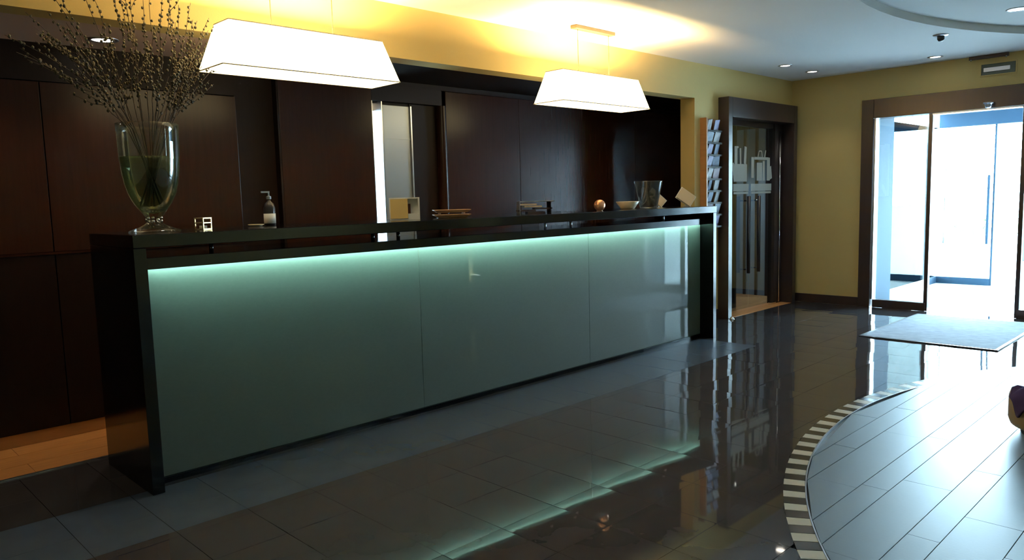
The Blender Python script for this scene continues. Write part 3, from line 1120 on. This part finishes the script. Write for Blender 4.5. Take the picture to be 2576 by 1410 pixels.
def branch(tip, label, group):
    tip = Vector(tip)
    dx = tip.x - VX
    base = Vector((VX - 0.25 * max(-0.2, min(0.2, dx)) + random.uniform(-0.02, 0.02), VY + random.uniform(-0.02, 0.02), ZT + 0.125))
    if True:
        rx = max(-0.085, min(0.085, dx * 0.30 + random.uniform(-0.03, 0.03)))
        rim = Vector((VX + rx, VY + max(-0.06, min(0.06, (tip.y - VY) * 0.5)), ZT + 0.50))
    pts = []
    for k in range(5):
        pts.append(base.lerp(rim, k / 4))
    ctrl = rim + (rim - base).normalized() * (tip - rim).length * 0.45
    ctrl = ctrl.lerp(rim.lerp(tip, 0.5), 0.45)
    M_ = 9
    for k in range(1, M_ + 1):
        s = k / M_
        p = rim * (1 - s) ** 2 + ctrl * 2 * s * (1 - s) + tip * s * s
        p = p + Vector((random.gauss(0, 0.004), random.gauss(0, 0.004), 0))
        pts.append(p)
    t = thing('budding_branch', label, 'branch', tuple(base), group=group)
    loc = [p - base for p in pts]
    bm = bmesh.new()
    tube(bm, loc, 0.0030, 6, 0.0012)
    tw = []
    for n_ in range(random.choice((2, 3, 3))):
        k0 = random.randint(6, 11)
        p = loc[k0]
        d_ = (loc[min(k0 + 1, 13)] - loc[k0 - 1]).normalized()
        side = Vector((random.gauss(0, 1), random.gauss(0, 0.5), random.gauss(0, 0.3)))
        side = (side - d_ * side.dot(d_)).normalized()
        L_ = random.uniform(0.12, 0.26)
        e1 = p + (d_ * 0.55 + side * 0.45) * L_ * 0.5
        e2 = p + (d_ * 0.9 + side * 0.42) * L_
        e2.y = min(e2.y, 4.085 - base.y)
        e1.y = min(e1.y, 4.085 - base.y)
        tube(bm, [p, e1, e2], 0.0018, 5, 0.001)
        tw.append([p, e1, e2])
    obj('stem', bm, M_twig, t)
    bm = bmesh.new()

    def buds(path, step):
        acc = 0
        for a, b in zip(path, path[1:]):
            L_ = (b - a).length
            n_ = max(1, int(L_ / step))
            d_ = (b - a).normalized()
            for q in range(n_):
                if random.random() < 0.12:
                    continue
                p = a.lerp(b, (q + random.random() * 0.5) / n_)
                off = Vector((random.gauss(0, 1), random.gauss(0, 1), random.gauss(0, 1)))
                off = (off - d_ * off.dot(d_)).normalized() * 0.006
                p2 = p + off
                if p2.y + base.y > 4.09:
                    continue
                blob(bm, tuple(p2), random.uniform(0.0048, 0.0078), 1, 1, 1, random.uniform(1.1, 1.5))
    buds(loc[6:], 0.021)
    for q in tw:
        buds(q, 0.020)
    o1 = obj('buds', bm, M_bud, t, smooth=True)
    o1['kind'] = 'stuff'


for tp in TIPS:
    if tp[0] < 1.15:
        branch(tp, 'thin dark budding branch in the glass vase, leaning to the left', 'budding branches leaning left')
    elif tp[0] < 1.64:
        branch(tp, 'thin dark budding branch standing nearly upright in the glass vase', 'upright budding branches')
    else:
        branch(tp, 'thin dark budding branch leaning right toward the glowing pendant shade', 'budding branches leaning right')

# tealight holder
t = thing('tealight_holder', 'small gilded openwork tealight holder beside the glass vase', 'candle holder', (1.60, 3.90, ZT), 0.4)
bm = bmesh.new()
for z in (0.0, 0.032, 0.056):
    bx(bm, -0.030, 0.030, -0.030, -0.024, z, z + 0.006)
    bx(bm, -0.030, 0.030, 0.024, 0.030, z, z + 0.006)
    bx(bm, -0.030, -0.024, -0.024, 0.024, z, z + 0.006)
    bx(bm, 0.024, 0.030, -0.024, 0.024, z, z + 0.006)
for x in (-0.03, 0.024):
    for y_ in (-0.03, 0.024):
        bx(bm, x, x + 0.006, y_, y_ + 0.006, 0.006, 0.032)
        bx(bm, x, x + 0.006, y_, y_ + 0.006, 0.038, 0.056)
obj('openwork_frame', bm, mat('gilt_metal', (0.72, 0.46, 0.22), 0.25, metal=0.9), t)
bm = bmesh.new()
lathe(bm, [(0, 0.0062), (0.019, 0.0062), (0.019, 0.020), (0, 0.020)], 20)
obj('candle', bm, M_whitec, t, smooth=True)

# dispenser bottle and flat dish at the back of the desk
t = thing('pump_bottle', 'dark pump bottle with a white label near the vase', 'bottle', (2.05, 4.06, ZT))
bm = bmesh.new()
lathe(bm, [(0, 0), (0.030, 0.0), (0.032, 0.006), (0.032, 0.10), (0.024, 0.125), (0.010, 0.138), (0.010, 0.150), (0, 0.150)], 28)
obj('bottle_body', bm, M_plastic, t, smooth=True)
bm = bmesh.new()
lathe(bm, [(0.0325, 0.012), (0.0330, 0.012), (0.0330, 0.068), (0.0325, 0.068)], 28, caps=False)
obj('bottle_label', bm, M_whitec, t, smooth=True)
bm = bmesh.new()
lathe(bm, [(0, 0.1505), (0.014, 0.1505), (0.014, 0.165), (0.005, 0.17), (0.005, 0.19), (0, 0.19)], 16)
bx(bm, -0.045, 0.005, -0.005, 0.005, 0.186, 0.195)
obj('pump_head', bm, M_steel, t)
t = thing('flat_dish', 'small flat pale dish left of the pump bottle', 'dish', (1.96, 4.05, ZT))
bm = bmesh.new()
lathe(bm, [(0, 0), (0.03, 0), (0.045, 0.010), (0.042, 0.011), (0.028, 0.004), (0, 0.004)], 28)
obj('dish_shell', bm, M_bowl, t, smooth=True)

# cream cube holder
t = thing('cube_card_holder', 'cream cube holder with a square recess on the desk', 'holder', (2.905, 3.93, ZT), -0.62)
t.scale = (0.77, 0.77, 0.77)
bm = bmesh.new()
bx(bm, -0.125, 0.125, 0.02, 0.06, 0, 0.182)
bx(bm, -0.125, 0.125, -0.035, 0.0199, 0, 0.010)
bx(bm, -0.125, 0.125, -0.035, 0.0199, 0.172, 0.182)
bx(bm, -0.125, -0.115, -0.035, 0.0199, 0.0101, 0.1719)
bx(bm, 0.112, 0.125, -0.035, 0.0199, 0.0101, 0.1719)
bx(bm, 0.028, 0.1119, -0.035, 0.0199, 0.0101, 0.048)
obj('outer_frame', bm, M_whitec, t)
bm = bmesh.new()
bx(bm, -0.1149, 0.0275, -0.040, 0.0198, 0.0102, 0.170)
obj('amber_block', bm, M_amber, t, bevel=0.002)
bm = bmesh.new()
bx(bm, 0.0285, 0.05, -0.02, 0.0198, 0.050, 0.13)
obj('inner_tab', bm, mat('dark_brown_card', (0.06, 0.015, 0.01), 0.5), t)

# tan two-tier tray
t = thing('letter_tray', 'low two-tier tan wooden tray in mid desk', 'tray', (3.27, 3.90, ZT), -0.55)
t.scale = (0.74, 0.74, 0.74)
for z in (0.006, 0.048):
    bm = bmesh.new()
    L_, W_ = 0.165, 0.085
    v0 = [bm.verts.new(p) for p in ((-L_ * .8, -W_ * .8, z), (L_ * .8, -W_ * .8, z), (L_ * .8, W_ * .8, z), (-L_ * .8, W_ * .8, z))]
    v1 = [bm.verts.new(p) for p in ((-L_, -W_, z + 0.022), (L_, -W_, z + 0.022), (L_, W_, z + 0.022), (-L_, W_, z + 0.022))]
    bm.faces.new(list(reversed(v0)))
    for i in range(4):
        bm.faces.new((v0[i], v0[(i + 1) % 4], v1[(i + 1) % 4], v1[i]))
    o = obj('tray_tier', bm, M_tan, t)
    sm = o.modifiers.new('s', 'SOLIDIFY')
    sm.thickness = 0.005
    sm.offset = 0
for x in (-0.11, 0.11):
    for y_ in (-0.05, 0.05):
        box('tray_leg', M_tan, (x - 0.006, x + 0.006, y_ - 0.006, y_ + 0.006, 0.0085, 0.0452), t)
bm = bmesh.new()
bx(bm, -0.13, 0.13, -0.06, 0.06, 0.0, 0.0032)
obj('tray_base', bm, M_tan, t)

# low metal-topped stand
t = thing('paper_stand', 'low stand with pale metal top and dark papers', 'stand', (4.22, 4.03, ZT), -0.6)
t.scale = (0.80, 0.80, 0.9)
box('stand_top', M_alu, (-0.17, 0.17, -0.08, 0.08, 0.094, 0.102), t, 0.002)
box('stand_leg', M_steel, (-0.17, -0.164, -0.08, 0.08, 0.0, 0.0935), t)
box('stand_leg', M_panel2, (0.13, 0.136, -0.08, 0.08, 0.0, 0.0935), t)
for k, (z, a) in enumerate(((0.0, 0.03), (0.016, -0.06), (0.032, 0.1), (0.050, 0.0), (0.068, -0.05))):
    o = box('paper_stack', M_card if k in (3, 4) else M_frame, (-0.12 + a, 0.05 + a, -0.07, 0.06, z, z + 0.012), t)

# copper ball on its ring
t = thing('copper_ball', 'small copper ball near the desk front edge', 'ball', (4.50, 3.625, ZT))
bm = bmesh.new()
bmesh.ops.create_uvsphere(bm, u_segments=32, v_segments=20, radius=0.043)
for v in bm.verts:
    v.co.z += 0.047
obj('ball_shell', bm, M_copper, t, smooth=True)
bm = bmesh.new()
lathe(bm, [(0.012, 0.0), (0.024, 0.0), (0.022, 0.010), (0.014, 0.008), (0.012, 0.0)], 24, caps=False)
obj('ball_ring', bm, M_tan, t, smooth=True)

# bowl
t = thing('ceramic_bowl', 'cream flared bowl between copper ball and clear glass', 'bowl', (5.23, 3.91, ZT))
bm = bmesh.new()
lathe(bm, [(0, 0), (0.055, 0.0), (0.060, 0.004), (0.100, 0.062), (0.096, 0.064), (0.055, 0.010), (0, 0.008)], 40, caps=False)
obj('bowl_shell', bm, M_bowl, t, smooth=True)

# conical glass with pebbles
t = thing('conical_glass', 'wide conical clear glass holding dark pebbles on desk', 'glass', (5.49, 3.88, ZT))
bm = bmesh.new()
lathe(bm, [(0, 0), (0.072, 0.0), (0.078, 0.010), (0.122, 0.222), (0.125, 0.234), (0.118, 0.234), (0.072, 0.022), (0, 0.018)], 44, caps=False)
obj('glass_shell', bm, thin_glass('tumbler_glass', (0.95, 0.97, 0.97), 0.9, edge=(0.5, 0.55, 0.53), ek=0.05), t, smooth=True)
bm = bmesh.new()
for k in range(60):
    z = random.uniform(0.035, 0.135)
    r = random.uniform(0, 0.052 + (z - 0.03) * 0.20)
    a = random.uniform(0, 6.28)
    blob(bm, (r * math.cos(a), r * math.sin(a), z), random.uniform(0.008, 0.014), 1)
o = obj('pebbles', bm, M_green, t, smooth=True)
o['kind'] = 'stuff'


# tilted cards at the right end of the desk
def tilted_card(loc, rz, tilt, wd, hg, label):
    t = thing('tilted_card_stand', label, 'card holder', loc, rz)
    bm = bmesh.new()
    bx(bm, -wd / 2, wd / 2, -0.006, 0.006, -hg / 2, hg / 2)
    o = obj('card_board', bm, M_card, t, bevel=0.002)
    o.location = (0, 0, 0.085)
    o.rotation_euler = (-0.25, tilt, 0)
    bm = bmesh.new()
    bx(bm, -wd / 2 - 0.006, wd / 2 + 0.006, 0.0065, 0.012, -hg / 2 - 0.004, hg / 2 + 0.006)
    o = obj('card_frame', bm, M_whitec, t)
    o.location = (0, 0, 0.085)
    o.rotation_euler = (-0.25, tilt, 0)
    bm = bmesh.new()
    tube(bm, [(0, 0.018, 0), (0, 0.022, 0.06)], 0.004, 8)
    lathe(bm, [(0, 0), (0.025, 0), (0.025, 0.004), (0, 0.004)], 20, 0, 0.018)
    obj('card_foot', bm, M_alu, t)


tilted_card((5.88, 4.06, ZT), -0.75, 0.75, 0.17, 0.085, 'tilted cream card stand half hidden behind the conical glass')
tilted_card((5.96, 3.80, ZT), -0.75, 0.62, 0.15, 0.11, 'tilted cream card stand at the right end of the desk')

# ================================================================ LEAFLET RACK
RX, RZ0, RZ1 = 6.70, 0.95, 2.06
t = thing('leaflet_rack', 'narrow brown wall rack holding leaflets beside the door', 'rack', (RX, YB, 0))
box('side_board', M_oak, (0.0, 0.02, -0.075, -0.001, RZ0, RZ1), t, 0.002)
box('back_board', M_oak, (0.021, 0.30, -0.012, -0.001, RZ0, RZ1), t)
NT = 9
for k in range(NT):
    z = RZ0 + 0.02 + k * 0.12
    box('rack_pocket', M_panel2, (0.024, 0.30, -0.074, -0.072, z, z + 0.012), t)
    box('rack_shelf', M_panel2, (0.021, 0.30, -0.075, -0.0125, z - 0.006, z - 0.001), t)
cols = [('grey-white', (0.60, 0.62, 0.66)), ('pale blue', (0.40, 0.52, 0.68)), ('lavender', (0.42, 0.40, 0.66)),
        ('white', (0.80, 0.80, 0.82)), ('slate blue', (0.16, 0.22, 0.36)), ('pinkish grey', (0.55, 0.42, 0.50))]
cm = [mat('paper_' + n.replace(' ', '_').replace('-', '_'), tuple(v * 0.6 for v in c), 0.5, var=0.6, vscale=25) for n, c in cols]
tiers = ['bottom', 'second from bottom', 'third from bottom', 'fourth from bottom', 'middle', 'fourth from top',
         'third from top', 'second from top', 'top']
bm = bmesh.new()
bx(bm, -0.050, 0.050, -0.006, 0.0, 0, 0.118)
lf_me = bpy.data.meshes.new('leaflet')
bmesh.ops.recalc_face_normals(bm, faces=bm.faces)
bm.to_mesh(lf_me)
bm.free()
for k in range(NT):
    for s in (0, 1):
        ci = (k * 5 + s * 2 + (k // 3)) % 6
        me = lf_me.copy()
        me.materials.append(cm[ci])
        o = bpy.data.objects.new('leaflet', me)
        COL.objects.link(o)
        o.location = (RX + 0.092 + s * 0.135, YB - 0.034, RZ0 + 0.022 + k * 0.12)
        o.rotation_euler = (0.26, random.uniform(-0.16, 0.16), random.uniform(-0.25, 0.25))
        tag(o, '%s leaflet in the %s pocket of the wall rack, %s side' % (cols[ci][0], tiers[k], 'left' if s == 0 else 'right'),
            'leaflet', 'leaflets in the wall rack')
